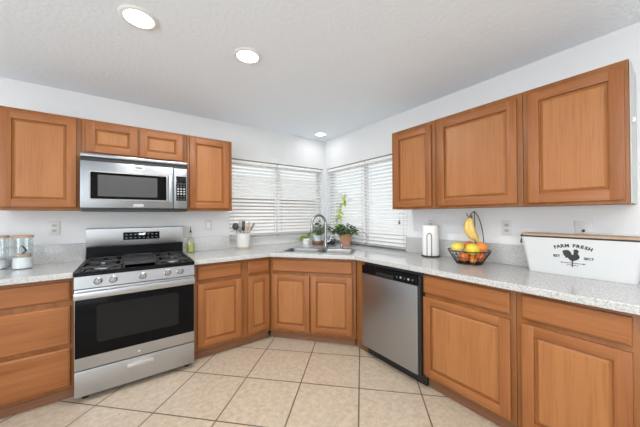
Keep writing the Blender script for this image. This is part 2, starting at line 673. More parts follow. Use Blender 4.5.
def drawer(parent, x0, x1, z0, z1, yf, name='drawer'):
    bm = B()
    t = B()
    loops = [(0, 0.02), (0, 0.008), (0.003, 0.004), (0.010, 0.001), (0.012, 0.0)]
    rings = []
    for ins, dep in loops:
        rings.append([t.verts.new((a, yf + dep, b)) for a, b in ((x0 + ins, z0 + ins), (x1 - ins, z0 + ins), (x1 - ins, z1 - ins), (x0 + ins, z1 - ins))])
    for a, b in zip(rings, rings[1:]):
        for i in range(4):
            j = (i + 1) % 4
            t.faces.new((a[i], a[j], b[j], b[i]))
    t.faces.new(rings[-1])
    t.faces.new(rings[0][::-1])
    bmesh.ops.recalc_face_normals(t, faces=t.faces)
    merge(bm, t)
    return obj(name, bm, 'oak_h', parent, sharp=20)


def carcass(parent, x0, x1, z0=0.09, z1=0.874, yf=-0.59, toe=True):
    b1('carcass', (x0 + .0008, x1 - .0008, yf, -0.006, z0, z1), 'box', parent, 0.001)
    if toe:
        b1('toe_kick', (x0 + .0008, x1 - .0008, -0.545, -0.10, 0.001, z0), 'toe', parent)


D = -0.61
# drawers left of the range
c = thing('base_cabinet', 'oak base cabinet of three stacked drawers, left of the range', 'cabinet', (-2.70, 0, 0))
carcass(c, -0.50, -0.003)
for z0, z1 in ((0.715, 0.846), (0.408, 0.676), (0.111, 0.380)):
    drawer(c, -0.47, -0.022, z0, z1, D)
# left of the sink
c = thing('base_cabinet', 'oak base cabinet with one wide and one narrow door, between range and sink corner', 'cabinet', (-1.93, 0, 0))
carcass(c, 0.003, 0.738)
drawer(c, 0.036, 0.430, 0.722, 0.846, D)
door(c, 0.036, 0.433, 0.122, 0.690, D)
drawer(c, 0.497, 0.728, 0.722, 0.846, D)
door(c, 0.497, 0.728, 0.122, 0.690, D)
# corner sink cabinet
AX, AY = -1.195, -0.61
DIR = Vector((0.652, -0.758, 0)).normalized()
NRM = Vector((-DIR.y, DIR.x, 0))
ANG = math.atan2(DIR.y, DIR.x)
c = thing('sink_cabinet', 'oak corner cabinet with two doors set at an angle under the sink', 'cabinet', (AX, AY, 0), ANG)
bm = B()
Lc = 0.897
box(bm, -0.004, Lc - 0.004, 0.0205, 0.04, 0.09, 0.874, 0.001)
obj('face_frame', bm, 'box', c)
inv = (Matrix.Translation((AX, AY, 0)) @ Matrix.Rotation(ANG, 4, 'Z')).inverted()
bm = B()
box(bm, -0.605, -0.592, -1.398, -1.292, 0.09, 0.874, mx=inv)
obj('filler_strip', bm, 'box', c)
bm = B()
box(bm, -0.592, -0.012, -1.398, -1.385, 0.09, 0.874, mx=inv)
obj('side_panel', bm, 'box', c)
bm = B()
box(bm, -1.188, -1.176, -0.585, -0.012, 0.09, 0.874, mx=inv)
obj('side_panel', bm, 'box', c)
bm = B()
box(bm, -0.03, Lc - 0.02, 0.075, 0.095, 0.001, 0.09)
box(bm, -0.56, -0.545, -1.395, -1.235, 0.001, 0.09, mx=inv)
obj('toe_kick', bm, 'toe', c)
drawer(c, 0.022, 0.858, 0.722, 0.846, 0.0, 'false_drawer')
door(c, 0.022, 0.424, 0.122, 0.690, 0.0)
door(c, 0.440, 0.858, 0.122, 0.690, 0.0)
# right of the dishwasher
RZ = R(-90)
c = thing('base_cabinet', 'oak base cabinet with drawer and door, next to the dishwasher', 'cabinet', (0, -2.005, 0), RZ)
carcass(c, 0, 0.576)
drawer(c, -0.003, 0.549, 0.722, 0.850, D)
door(c, -0.003, 0.549, 0.113, 0.694, D)
c = thing('base_cabinet', 'oak base cabinet with drawer and door below the white tub', 'cabinet', (0, -2.582, 0), RZ)
carcass(c, 0, 0.53)
drawer(c, 0.026, 0.427, 0.722, 0.850, D)
door(c, 0.026, 0.427, 0.113, 0.694, D)

# wall cabinets
UZ0, UZ1 = 1.355, 2.097


def upper(label, loc, rz, x0, x1, doors, z0=UZ0):
    c = thing('upper_cabinet', label, 'cabinet', loc, rz)
    b1('carcass', (x0 + .0008, x1 - .0008, -0.31, -0.006, z0, UZ1), 'box', c, 0.0015)
    for d in doors:
        door(c, *d, -0.33)
    return c


upper('oak wall cabinet left of the microwave, single tall door', (-2.70, 0, 0), 0, -0.47, 0.0, [(-0.425, -0.027, 1.378, 2.074)])
upper('short oak wall cabinet with two small doors above the microwave', (-2.70, 0, 0), 0, 0.001, 0.768, [(0.031, 0.372, 1.831, 2.077), (0.388, 0.731, 1.831, 2.077)], 1.812)
upper('narrow oak wall cabinet between the microwave and the left blinds', (-1.93, 0, 0), 0, 0.0, 0.434, [(0.020, 0.397, 1.380, 2.077)])
upper('narrow oak wall cabinet between the right blinds and the middle cabinet', (0, -1.49, 0), RZ, 0.0, 0.445, [(0.034, 0.418, 1.374, 2.062)])
upper('middle oak wall cabinet above the fruit basket', (0, -1.935, 0), RZ, 0.001, 0.605, [(0.029, 0.575, 1.374, 2.062)])
c = upper('oak wall cabinet above the white tub, farthest from the windows', (0, -2.54, 0), RZ, 0.001, 0.447, [(0.029, 0.433, 1.374, 2.064)])

b1('end_panel', (0.448, 0.452, -0.302, -0.006, 1.358, 2.094), 'socketgrey', c, label='white end panel')
b1('clip', (0.4525, 0.466, -0.275, -0.262, 1.775, 1.802), 'plastic', c, 0.003, label='small white clip')

# ---------------------------------------------------------------- worktops
CZ0, CZ1 = 0.876, 0.914


def bevel_top(o, wdt=0.003):
    md = o.modifiers.new('edge', 'BEVEL')
    md.width = wdt
    md.segments = 2
    md.limit_method = 'ANGLE'


c = thing('worktop', 'speckled granite worktop piece to the left of the range', 'worktop', (-2.70, 0, 0))
o = b1('slab', (-0.50, -0.004, -0.648, -0.003, CZ0, CZ1), 'granite', c)
bevel_top(o)
b1('backsplash', (-0.50, -0.002, -0.022, -0.003, CZ1, 1.066), 'granite', c, 0.002)


def dg(a, n):
    p = Vector((AX, AY, 0)) + DIR * a + NRM * n
    return (p.x, p.y)


def rrect(x0, x1, y0, y1, rad, k=6):
    pts = []
    for cx, cy, a0 in ((x1 - rad, y1 - rad, 0), (x0 + rad, y1 - rad, 90), (x0 + rad, y0 + rad, 180), (x1 - rad, y0 + rad, 270)):
        for i in range(k + 1):
            a = R(a0 + 90 * i / k)
            pts.append((cx + rad * math.cos(a), cy + rad * math.sin(a)))
    return pts


SX0, SX1, SY0, SY1 = 0.085, 0.850, 0.085, 0.455
c = thing('worktop', 'speckled granite worktop running round the corner with the sink cut into it', 'worktop', (0, 0, 0))
bm = B()
hole = [dg(a, n) for a, n in rrect(SX0, SX1, SY0, SY1, 0.05)]
poly = [(-1.928, -0.648), (-1.206, -0.648), (-0.648, -1.303), (-0.648, -3.115), (-0.003, -3.115),
        (-0.003, -1.429), (0.096, -1.429), (0.096, -0.053), (-0.003, -0.053), (-0.003, -0.003), (-0.053, -0.003), (-0.053, 0.096), (-1.429, 0.096), (-1.429, -0.003), (-1.928, -0.003)]
prism(bm, poly, CZ0, CZ1, holes=[hole])
o = obj('slab', bm, 'granite', c, sharp=30)
bevel_top(o)
b1('backsplash', (-1.928, -1.436, -0.022, -0.003, CZ1 + .0005, 1.066), 'granite', c, 0.002)
b1('backsplash', (-0.022, -0.003, -3.115, -1.432, CZ1 + .0005, 1.068), 'granite', c, 0.002)

# ---------------------------------------------------------------- sink and tap (diagonal frame)
c = thing('sink', 'stainless double bowl sink let into the corner worktop', 'sink', (AX, AY, 0), ANG)
ZS = CZ1 + 0.0022
for x0, x1 in ((SX0 + 0.010, 0.458), (0.482, SX1 - 0.010)):
    bm = B()
    secs = [(0.0, ZS), (0.004, ZS - 0.02), (0.010, ZS - 0.14), (0.03, ZS - 0.175), (0.07, ZS - 0.185)]
    rings = []
    for ins, z in secs:
        rings.append([bm.verts.new((px, py, z)) for px, py in rrect(x0 + ins, x1 - ins, SY0 + .010 + ins, SY1 - .010 - ins, 0.05 - ins * 0.3)])
    n = len(rings[0])
    for a, b in zip(rings, rings[1:]):
        for i in range(n):
            j = (i + 1) % n
            bm.faces.new((a[i], b[i], b[j], a[j]))
    bm.faces.new(rings[-1])
    bw = obj('bowl', bm, 'sinksteel', c)
    md = bw.modifiers.new('shell', 'SOLIDIFY')
    md.thickness = 0.0015
    md.offset = -1
    bm = B()
    lathe(bm, [(0.0, 0.004), (0.03, 0.003), (0.042, 0.003), (0.044, 0.0), (0.0, 0.0)], (x0 + x1) / 2, (SY0 + SY1) / 2, ZS - 0.184)
    obj('drain', bm, 'chrome', bw)
bm = B()
outer = rrect(SX0 - 0.014, SX1 + 0.014, SY0 - 0.014, SY1 + 0.014, 0.06)
prism(bm, outer, CZ1 + 0.0006, ZS, holes=[rrect(SX0 + .010, 0.458, SY0 + .010, SY1 - .010, 0.05), rrect(0.482, SX1 - .010, SY0 + .010, SY1 - .010, 0.05)])
obj('rim', bm, 'sinksteel', c)

c = thing('faucet', 'brushed nickel gooseneck kitchen tap standing behind the sink', 'tap', (*dg(0.484, 0.525), CZ1 + 0.0006), ANG)
bm = B()
lathe(bm, [(0.028, 0), (0.028, 0.006), (0.021, 0.012), (0.0185, 0.03), (0.0185, 0.115), (0.015, 0.122), (0.0, 0.122)])
obj('base', bm, 'chrome', c)
bm = B()
hd = Vector((-0.80, -0.60, 0)).normalized()
RA = 0.088
pts = [Vector((0, 0, 0.10)), Vector((0, 0, 0.2)), Vector((0, 0, 0.29))]
for i in range(1, 17):
    a = PI * i / 16 * 1.02
    pts.append(hd * (RA - RA * math.cos(a)) + Vector((0, 0, 0.29 + RA * 1.1 * math.sin(a))))
tube(bm, pts, 0.0145, 14)
obj('spout', bm, 'chrome', c)
e = pts[-1]
bm = B()
tube(bm, [e + Vector((0, 0, 0.01)), e - Vector((0, 0, 0.02)), e - Vector((0, 0, 0.09)), e - Vector((0, 0, 0.105))], [0.016, 0.017, 0.019, 0.016], 14)
obj('spray_head', bm, 'chrome', c)
bm = B()
tube(bm, [(0.015, 0, 0.075), (0.045, 0, 0.078), (0.06, 0.0, 0.10), (0.075, 0.0, 0.145)], [0.012, 0.011, 0.006, 0.005], 10)
obj('handle', bm, 'chrome', c)
c = thing('soap_dispenser', 'short brushed nickel dispenser standing right of the kitchen tap', 'dispenser', (*dg(0.675, 0.52), CZ1 + 0.0006), ANG)
bm = B()
lathe(bm, [(0.02, 0), (0.02, 0.005), (0.0135, 0.01), (0.0135, 0.05), (0.012, 0.056), (0.0, 0.056)], seg=20)
obj('body', bm, 'chrome', c)
bm = B()
tube(bm, [(0, 0, 0.05), (0, 0, 0.068), (-0.01, -0.012, 0.072), (-0.022, -0.03, 0.066)], 0.006, 10)
obj('nozzle', bm, 'chrome', c)

# ---------------------------------------------------------------- gas range
c = thing('gas_range', 'stainless gas range with black glass oven door, under the microwave', 'stove', (-2.315, 0, 0))
hw = 0.379
b1('body', (-hw, hw, -0.64, -0.012, 0.05, 0.884), 'darkgrey', c, 0.003)
for sx in (-0.33, 0.33):
    for y in (-0.60, -0.06):
        bm = B(); lathe(bm, [(0.02, 0.0), (0.02, 0.01), (0.012, 0.014), (0.012, 0.051)], sx, y, 0.0005, 16)
        obj('foot', bm, 'black', c)
dw = b1('storage_drawer', (-hw, hw, -0.678, -0.641, 0.045, 0.224), 'rangesteel', c, 0.005)
bm = B()
box(bm, -0.082, 0.082, -0.6795, -0.676, 0.160, 0.190, 0.001, 1)
box(bm, -0.085, 0.085, -0.698, -0.681, 0.166, 0.192, 0.005, 0)
for sx in (-0.075, 0.075):
    box(bm, sx - .006, sx + .006, -0.69, -0.676, 0.174, 0.188, 0.002, 0)
obj('handle', bm, ['brightsteel', 'darkgrey'], dw)
od = b1('oven_door', (-hw, hw, -0.680, -0.641, 0.230, 0.792), 'rangesteel', c, 0.005)
gl = b1('oven_glass', (-hw + .003, hw - .003, -0.6825, -0.679, 0.318, 0.735), 'gloss', od, 0.001)
bm = B()
prism(bm, rrect(-0.26, 0.26, 0.405, 0.672, 0.02), 0.6822, 0.6830, mx=Matrix(((1, 0, 0, 0), (0, 0, -1, 0), (0, 1, 0, 0), (0, 0, 0, 1))))
obj('oven_window', bm, 'window_dark', gl)
bm = B()
box(bm, -hw + 0.002, hw - 0.002, -0.735, -0.708, 0.733, 0.782, 0.009)
for sx in (-1, 1):
    box(bm, sx * (hw - 0.03) - 0.012, sx * (hw - 0.03) + 0.012, -0.715, -0.678, 0.742, 0.775, 0.004)
obj('handle', bm, 'rangesteel', od)
bm = B()
lathe(bm, [(0.011, 0), (0.011, 0.001), (0.0, 0.0012)], seg=24, mx=Matrix.Translation((-0.01, -0.680, 0.268)) @ Matrix.Rotation(R(90), 4, 'X'))
obj('badge', bm, 'mark', od)
# control panel, slightly slanted
bm = B()
sidep = [(-0.642, 0.800), (-0.690, 0.800), (-0.682, 0.884), (-0.642, 0.884)]
prism(bm, sidep, -hw, hw, mx=Matrix(((0, 0, 1, 0), (1, 0, 0, 0), (0, 1, 0, 0), (0, 0, 0, 1))))
cp = obj('control_panel', bm, 'rangesteel', c)
for kx in (-0.252, -0.166, 0.012, 0.180, 0.270):
    bm = B()
    mx = Matrix.Translation((kx, -0.686, 0.843)) @ Matrix.Rotation(R(90 - 5), 4, 'X')
    lathe(bm, [(0.026, 0), (0.026, 0.006), (0.021, 0.009), (0.0195, 0.030), (0.017, 0.033), (0, 0.033)], seg=24, mx=mx)
    box(bm, -0.005, 0.005, -0.02, 0.02, 0.03, 0.040, 0.002, mx=mx)
    obj('knob', bm, 'chrome', c)
bm = B()
box(bm, -hw - 0.002, hw + 0.002, -0.689, -0.014, 0.885, 0.905, 0.006)
box(bm, -hw, hw, -0.686, -0.655, 0.904, 0.914, 0.004)
for sx in (-1, 1):
    box(bm, sx * (hw - 0.009) - .009, sx * (hw - 0.009) + .009, -0.655, -0.09, 0.904, 0.914, 0.003)
obj('cooktop', bm, 'enamel', c)
for kx, ky, rr in ((-0.235, -0.50, 0.045), (-0.235, -0.22, 0.036), (0.0, -0.36, 0.04), (0.235, -0.50, 0.04), (0.235, -0.22, 0.036)):
    bm = B()
    lathe(bm, [(rr + .012, 0), (rr + .01, 0.008), (rr * .9, 0.010)], kx, ky, 0.9052, 24, 1)
    lathe(bm, [(rr * .95, 0.010), (rr, 0.013), (rr * .95, 0.019), (0, 0.020)], kx, ky, 0.9052, 24, 0)
    obj('burner', bm, ['iron', 'alloy'], c)
for gx in (-0.238, 0.238):
    bm = B()
    z0, z1 = 0.930, 0.942
    x0, x1, y0, y1 = gx - 0.122, gx + 0.122, -0.635, -0.10
    for a in (x0, x1 - 0.012):
        box(bm, a, a + 0.012, y0, y1, z0, z1, 0.003)
    for a in (y0, y1 - 0.012, (y0 + y1) / 2 - .006):
        box(bm, x0, x1, a, a + 0.012, z0, z1, 0.003)
    for by in (-0.50, -0.22):
        for k in range(4):
            mx = Matrix.Translation((gx, by, 0)) @ Matrix.Rotation(PI / 4 + k * PI / 2, 4, 'Z')
            box(bm, 0.022, 0.118, -0.005, 0.005, z0, z1 + 0.004, 0.002, mx=mx)
    for a in (x0 + .002, x1 - .012):
        for b in (y0 + .002, y1 - .012):
            box(bm, a, a + 0.010, b, b + 0.010, 0.904, z0 + .002, 0.001)
    obj('grate', bm, 'iron', c)
bm = B()
box(bm, -0.112, 0.112, -0.635, -0.10, 0.930, 0.938, 0.003)
for a in (-0.112, 0.102):
    box(bm, a, a + 0.010, -0.635, -0.10, 0.936, 0.949, 0.003)
for b in (-0.635, -0.110):
    box(bm, -0.112, 0.112, b, b + 0.010, 0.936, 0.949, 0.003)
for a in (-0.108, 0.098):
    for b in (-0.63, -0.112):
        box(bm, a, a + 0.010, b, b + 0.010, 0.904, 0.932, 0.001)
obj('griddle', bm, 'iron', c)
bm = B()
prism(bm, [(-0.012, 0.905), (-0.075, 0.905), (-0.070, 1.03), (-0.012, 1.03)], -hw + .001, hw - .001, mx=Matrix(((0, 0, 1, 0), (1, 0, 0, 0), (0, 1, 0, 0), (0, 0, 0, 1))))
obj('vent_riser', bm, 'enamel', c)
bm = B()
prism(bm, [(-0.012, 1.031), (-0.088, 1.031), (-0.094, 1.045), (-0.080, 1.190), (-0.070, 1.196), (-0.012, 1.196)], -hw, hw, mx=Matrix(((0, 0, 1, 0), (1, 0, 0, 0), (0, 1, 0, 0), (0, 0, 0, 1))))
bg = obj('backguard', bm, 'rangesteel', c)
SL = Matrix.Translation((0.025, -0.0875, 1.118)) @ Matrix.Rotation(R(-5.5), 4, 'X')
bm = B(); box(bm, -0.145, 0.145, -0.003, 0.004, -0.036, 0.036, 0.001, mx=SL)
dp = obj('display', bm, 'gloss', bg)


def text_bm(s, size, mx, off=0.0, align='CENTER', ext=0.0004):
    cu = bpy.data.curves.new('t', 'FONT')
    cu.body = s
    cu.size = size
    cu.align_x = align
    cu.extrude = ext
    cu.offset = off
    to = bpy.data.objects.new('t', cu)
    C.objects.link(to)
    dgp = bpy.context.evaluated_depsgraph_get()
    me = bpy.data.meshes.new_from_object(to.evaluated_get(dgp))
    bm = bmesh.new()
    bm.from_mesh(me)
    bm.transform(mx)
    bpy.data.objects.remove(to)
    bpy.data.curves.remove(cu)
    bpy.data.meshes.remove(me)
    return bm


bm = text_bm('12:07', 0.026, SL @ Matrix.Translation((0, -0.0036, 0.006)) @ Matrix.Rotation(R(90), 4, 'X'))
obj('clock_digits', bm, 'led', dp, sharp=0)
for i in range(8):
    x = -0.12 + i * 0.034
    for z in (0.012, -0.018):
        if i in (3, 4) and z > 0:
            continue
        bm = B()
        box(bm, x - .007, x + .007, -0.0036, -0.003, z - .002, z + .002, mx=SL)
        obj('touch_key', bm, 'mark', dp)

# ---------------------------------------------------------------- microwave
c = thing('microwave', 'stainless over-the-range microwave with dark window, above the stove', 'microwave', (-2.32, 0, 0))
mw = 0.3755
b1('case', (-mw, mw, -0.372, -0.012, 1.358, 1.806), 'darkgrey', c, 0.003)
b1('vent_grille', (-mw, mw, -0.398, -0.373, 1.781, 1.806), 'steel', c, 0.004)
bm = B(); box(bm, -mw + .002, mw - .002, -0.376, -0.373, 1.747, 1.7805)
for i in range(40):
    x = -mw + 0.012 + i * (2 * mw - .024) / 39
    box(bm, x - .003, x + .003, -0.380, -0.375, 1.751, 1.776)
obj('louvre', bm, 'black', c)
md_ = b1('door', (-mw, 0.262, -0.402, -0.373, 1.374, 1.746), 'steel', c, 0.004)
bm = B()
PM = Matrix(((1, 0, 0, 0), (0, 0, -1, 0), (0, 1, 0, 0), (0, 0, 0, 1)))
prism(bm, rrect(-0.325, 0.215, 1.436, 1.670, 0.012), 0.4015, 0.4045, mx=PM, holes=[rrect(-0.315, 0.205, 1.446, 1.660, 0.008)])
obj('window_trim', bm, 'chrome', md_)
bm = B()
prism(bm, rrect(-0.315, 0.205, 1.446, 1.660, 0.008), 0.4015, 0.4032, mx=PM)
gl = obj('window_glass', bm, 'gloss', md_)
bm = B()
prism(bm, rrect(-0.27, 0.135, 1.468, 1.640, 0.006), 0.4031, 0.4036, mx=PM)
obj('window_screen', bm, 'screen', gl)
bm = B(); box(bm, 0.222, 0.250, -0.428, -0.412, 1.432, 1.668, 0.007)
for z in (1.445, 1.655):
    box(bm, 0.230, 0.242, -0.415, -0.400, z - .008, z + .008, 0.002)
obj('handle', bm, 'steel_v', md_)
b1('badge', (-0.042, 0.042, -0.4045, -0.4015, 1.700, 1.738), 'plastic', md_, 0.001)
b1('badge_mark', (-0.024, 0.024, -0.4049, -0.4044, 1.714, 1.724), 'darkgrey', md_, 0)
b1('label_plate', (-0.04, 0.035, -0.4035, -0.4015, 1.384, 1.408), 'mark', md_, 0.0005)
cp = b1('control_panel', (0.265, mw, -0.402, -0.373, 1.374, 1.746), 'steel', c, 0.004)
kp = b1('keypad', (0.284, 0.366, -0.4035, -0.4015, 1.446, 1.672), 'gloss', cp, 0.0005)
b1('display', (0.290, 0.360, -0.4042, -0.4034, 1.634, 1.664), 'window_dark', kp)
for j in range(7):
    for i in range(3):
        x, z = 0.300 + i * 0.025, 1.462 + j * 0.0235
        b1('button', (x - .0075, x + .0075, -0.4044, -0.4034, z - .006, z + .006), 'mark' if j in (2, 3, 4) else 'darkgrey', kp)
b1('underside', (-mw + .004, mw - .004, -0.394, -0.02, 1.345, 1.357), 'black', c, 0.002)

# ---------------------------------------------------------------- dishwasher (right wall frame)
c = thing('dishwasher', 'stainless dishwasher with dark control strip, beside the corner sink', 'dishwasher', (0, -1.7, 0), RZ)
hw = 0.302
b1('body', (-0.298, hw - .002, -0.60, -0.012, 0.10, 0.872), 'black', c, 0.002)
b1('door', (-0.298, 0.280, -0.645, -0.601, 0.105, 0.768), 'steel_v', c, 0.004)
cs = b1('control_strip', (-0.298, 0.280, -0.645, -0.601, 0.770, 0.842), 'enamel', c, 0.004)
b1('door_edge', (0.281, 0.298, -0.636, -0.601, 0.105, 0.842), 'black', c, 0.002)
bm = B(); box(bm, -0.13, 0.06, -0.6462, -0.6448, 0.776, 0.806, 0.0005)
obj('pocket_handle', bm, 'black', cs)
for i in range(5):
    x = 0.095 + i * 0.036
    bm = B(); lathe(bm, [(0.0085, 0), (0.0085, 0.0012), (0, 0.0016)], seg=14, mx=Matrix.Translation((x, -0.6449, 0.805)) @ Matrix.Rotation(R(90), 4, 'X'))
    obj('button', bm, 'mark' if i % 2 else 'chrome', cs)
b1('toe_kick', (-0.298, hw - .002, -0.56, -0.13, 0.001, 0.10), 'black', c)

# ---------------------------------------------------------------- blinds


def blind(label, loc, rz, w, zbot, stacked=0, cord=None):
    """horizontal slat blind; x from 0 to w, hung from the window head"""
    c = thing('window_blind', label, 'blind', loc, rz, None)
    zt = WZ1 - 0.012
    b1('headrail', (0, w, -0.030, 0.030, zt - 0.036, zt), 'blind', c, 0.004)
    bm = B()
    z = zt - 0.058
    t = R(36)
    while z > zbot + 0.03 + stacked * 0.006:
        mx = Matrix.Translation((w / 2, 0, z)) @ Matrix.Rotation(t, 4, 'X')
        box(bm, -w / 2 + .004, w / 2 - .004, -0.025, 0.025, -0.0014, 0.0014, mx=mx)
        z -= 0.0435
    for k in range(stacked):
        zz = zbot + 0.022 + k * 0.0055
        box(bm, .004, w - .004, -0.025, 0.025, zz, zz + 0.003)
    obj('slats', bm, 'blind', c, sharp=0)
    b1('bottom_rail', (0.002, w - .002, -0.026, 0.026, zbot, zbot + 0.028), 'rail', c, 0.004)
    for x in (0.045, w - 0.045):
        bm = B()
        for y in (-0.0275, 0.0275):
            box(bm, x - .0022, x + .0022, y - .0008, y + .0008, zbot + .01, zt - .03)
        obj('ladder_cord', bm, 'cord', c, sharp=0)
    if cord:
        x, zl = cord
        bm = B(); tube(bm, [(x, -0.034, zt - .04), (x, -0.036, 1.5), (x, -0.036, zl)], 0.0015, 6)
        pc = obj('pull_cord', bm, 'cord', c)
        bm = B()
        lathe(bm, [(0.003, 0.0), (0.006, -0.012), (0.011, -0.035), (0.012, -0.045), (0.0, -0.048)], x, -0.036, zl, 14)
        obj('tassel', bm, 'tassel', pc, label='brown wooden tassel')
    return c


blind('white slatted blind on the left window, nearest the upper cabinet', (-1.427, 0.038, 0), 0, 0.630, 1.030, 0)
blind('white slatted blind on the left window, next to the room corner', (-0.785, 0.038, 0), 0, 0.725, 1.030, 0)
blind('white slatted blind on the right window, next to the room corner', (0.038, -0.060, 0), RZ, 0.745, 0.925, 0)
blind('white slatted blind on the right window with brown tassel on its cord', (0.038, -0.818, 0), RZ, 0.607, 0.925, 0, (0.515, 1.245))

# ---------------------------------------------------------------- ceiling lights
for (x, y, rr, lab, pw) in ((-2.337, -1.375, 0.094, 'round recessed ceiling light farthest from the windows', 8), (-1.72, -1.39, 0.094, 'round recessed ceiling light between the other two', 14), (-0.283, -0.27, 0.085, 'round recessed ceiling light right in the window corner', 0.6)):
    c = thing('ceiling_light', lab, 'ceiling light', (x, y, H))
    bm = B()
    lathe(bm, [(rr * .74, -0.002), (rr * .76, -0.007), (rr * .92, -0.008), (rr, -0.004), (rr, -0.0005), (rr * .74, -0.0005)], seg=40, cap=False)
    obj('trim_ring', bm, 'white', c)
    bm = B()
    lathe(bm, [(rr * .75, -0.001), (rr * .74, -0.004), (rr * .5, -0.006), (0, -0.0065)], seg=40)
    obj('lens', bm, 'lamp', c)
    l = area_light('lamp_light', (0, 0, -0.012), (0, 0, 0), rr * 1.4, rr * 1.4, pw, (1, 0.985, 0.96), 'DISK')
    l.parent = c

# ---------------------------------------------------------------- outlets


def outlet(label, loc, rz, w=0.07, h=0.115, kind='duplex'):
    c = thing('wall_outlet', label, 'outlet', loc, rz)
    b1('plate', (-w / 2, w / 2, -0.007, -0.001, -h / 2, h / 2), 'plastic', c, 0.003)
    if kind == 'duplex':
        for z in (-0.021, 0.021):
            bm = B()
            box(bm, -0.016, 0.016, -0.0085, -0.0068, z - 0.013, z + 0.013, 0.001, 0)
            for sx in (-0.006, 0.006):
                box(bm, sx - .0011, sx + .0011, -0.0088, -0.0084, z - .003, z + .006, 0, 1)
            box(bm, -0.002, 0.002, -0.0088, -0.0084, z - .009, z - .005, 0, 1)
            obj('socket', bm, ['socketgrey', 'darkgrey'], c)
    elif kind == 'rocker':
        bm = B()
        box(bm, -0.017, 0.017, -0.0095, -0.0068, -0.034, 0.034, 0.001)
        obj('rocker_switch', bm, 'white', c)
    else:
        bm = B()
        lathe(bm, [(0.009, 0), (0.009, 0.004), (0.006, 0.012), (0, 0.012)], seg=16, mx=Matrix.Translation((0, -0.0068, -0.012)) @ Matrix.Rotation(R(90), 4, 'X'))
        obj('jack', bm, 'black', c)


outlet('white double socket plate on the wall between the jars and the range', (-2.905, 0, 1.207), 0)
outlet('white wall plate beside the utensil crock, under the narrow cabinet', (-1.665, 0, 1.195), 0, kind='rocker')
outlet('white double socket plate between the fruit basket and the tub', (0, -2.343, 1.197), RZ)
outlet('white square wall plate with a dark jack above the tub', (0, -2.768, 1.205), RZ, 0.08, 0.105, kind='jack')

# ---------------------------------------------------------------- things on the left worktop


def jar(label, x, y, fill, scoop):
    c = thing('storage_jar', label, 'jar', (x, y, CZ1 + 0.001))
    rr, h = 0.055, 0.232
    bm = B()
    lathe(bm, [(0, 0), (rr, 0), (rr, h), (rr - .003, h), (rr - .003, 0.005), (0, 0.005)], seg=40)
    obj('glass_body', bm, 'jar', c)
    bm = B()
    lathe(bm, [(rr + .003, h + .0005), (rr + .004, h + .004), (rr + .004, h + .014), (rr, h + .018), (0, h + .018)], seg=40)
    obj('lid', bm, 'lidwood', c)
    bm = B()
    lathe(bm, [(rr - .0035, 0.006), (rr - .0035, fill), (rr * .5, fill + .006), (0, fill + .004)], seg=40)
    s = obj('sugar', bm, 'sugar', c)
    s['kind'] = 'stuff'
    if scoop:
        c2 = thing('scoop', 'small wooden scoop lying on the white contents of the jar', 'scoop', (x, y, CZ1 + fill + 0.008))
        bm = B()
        box(bm, -0.043, 0.040, -0.020, 0.020, 0.0, 0.022, 0.008)
        obj('bowl', bm, 'lidwood', c2)
        bm = B(); tube(bm, [(0.0, 0, 0.022), (0.02, -0.01, 0.045), (0.0, 0.01, 0.075), (-0.008, 0.012, 0.082)], [0.007, 0.007, 0.006, 0.003], 8)
        obj('handle', bm, 'black', c2, label='dark handle')


jar('glass jar with wooden lid and a scoop inside, nearer the range', -3.04, -0.21, 0.082, True)
jar('glass jar with wooden lid and no scoop, farther from the range', -3.185, -0.125, 0.055, False)

c = thing('oil_bottle', 'glass bottle of yellow-green oil with dark pourer, right of the range', 'bottle', (-1.862, -0.075, CZ1 + 0.001))
bm = B()
lathe(bm, [(0, 0), (0.034, 0), (0.036, 0.005), (0.036, 0.125), (0.030, 0.15), (0.013, 0.172), (0.012, 0.205), (0.014, 0.212), (0.0, 0.212)], seg=28)
obj('glass_body', bm, 'oilglass', c)
bm = B()
lathe(bm, [(0, 0.004), (0.033, 0.004), (0.033, 0.098), (0, 0.098)], seg=28)
s = obj('oil', bm, 'oil', c)
bm = B()
lathe(bm, [(0.011, 0.2125), (0.012, 0.222), (0.006, 0.23), (0.004, 0.255), (0.003, 0.272), (0, 0.272)], seg=16)
obj('pourer', bm, 'black', c)

# utensil crock
CX, CY = -1.288, -0.072
c = thing('utensil_crock', 'pale stoneware crock holding utensils beside the left blinds', 'crock', (CX, CY, CZ1 + 0.001))
bm = B()
lathe(bm, [(0, 0), (0.076, 0), (0.079, 0.004), (0.079, 0.024)], seg=40, mat=1)
lathe(bm, [(0.079, 0.024), (0.0805, 0.03), (0.080, 0.176), (0.077, 0.180), (0.073, 0.176), (0.072, 0.012), (0, 0.010)], seg=40, mat=0, cap=False)
obj('pot', bm, ['stone', 'rawclay'], c)
SR = Vector((0.81, -0.587, 0))
FW = Vector((0.587, 0.81, 0))


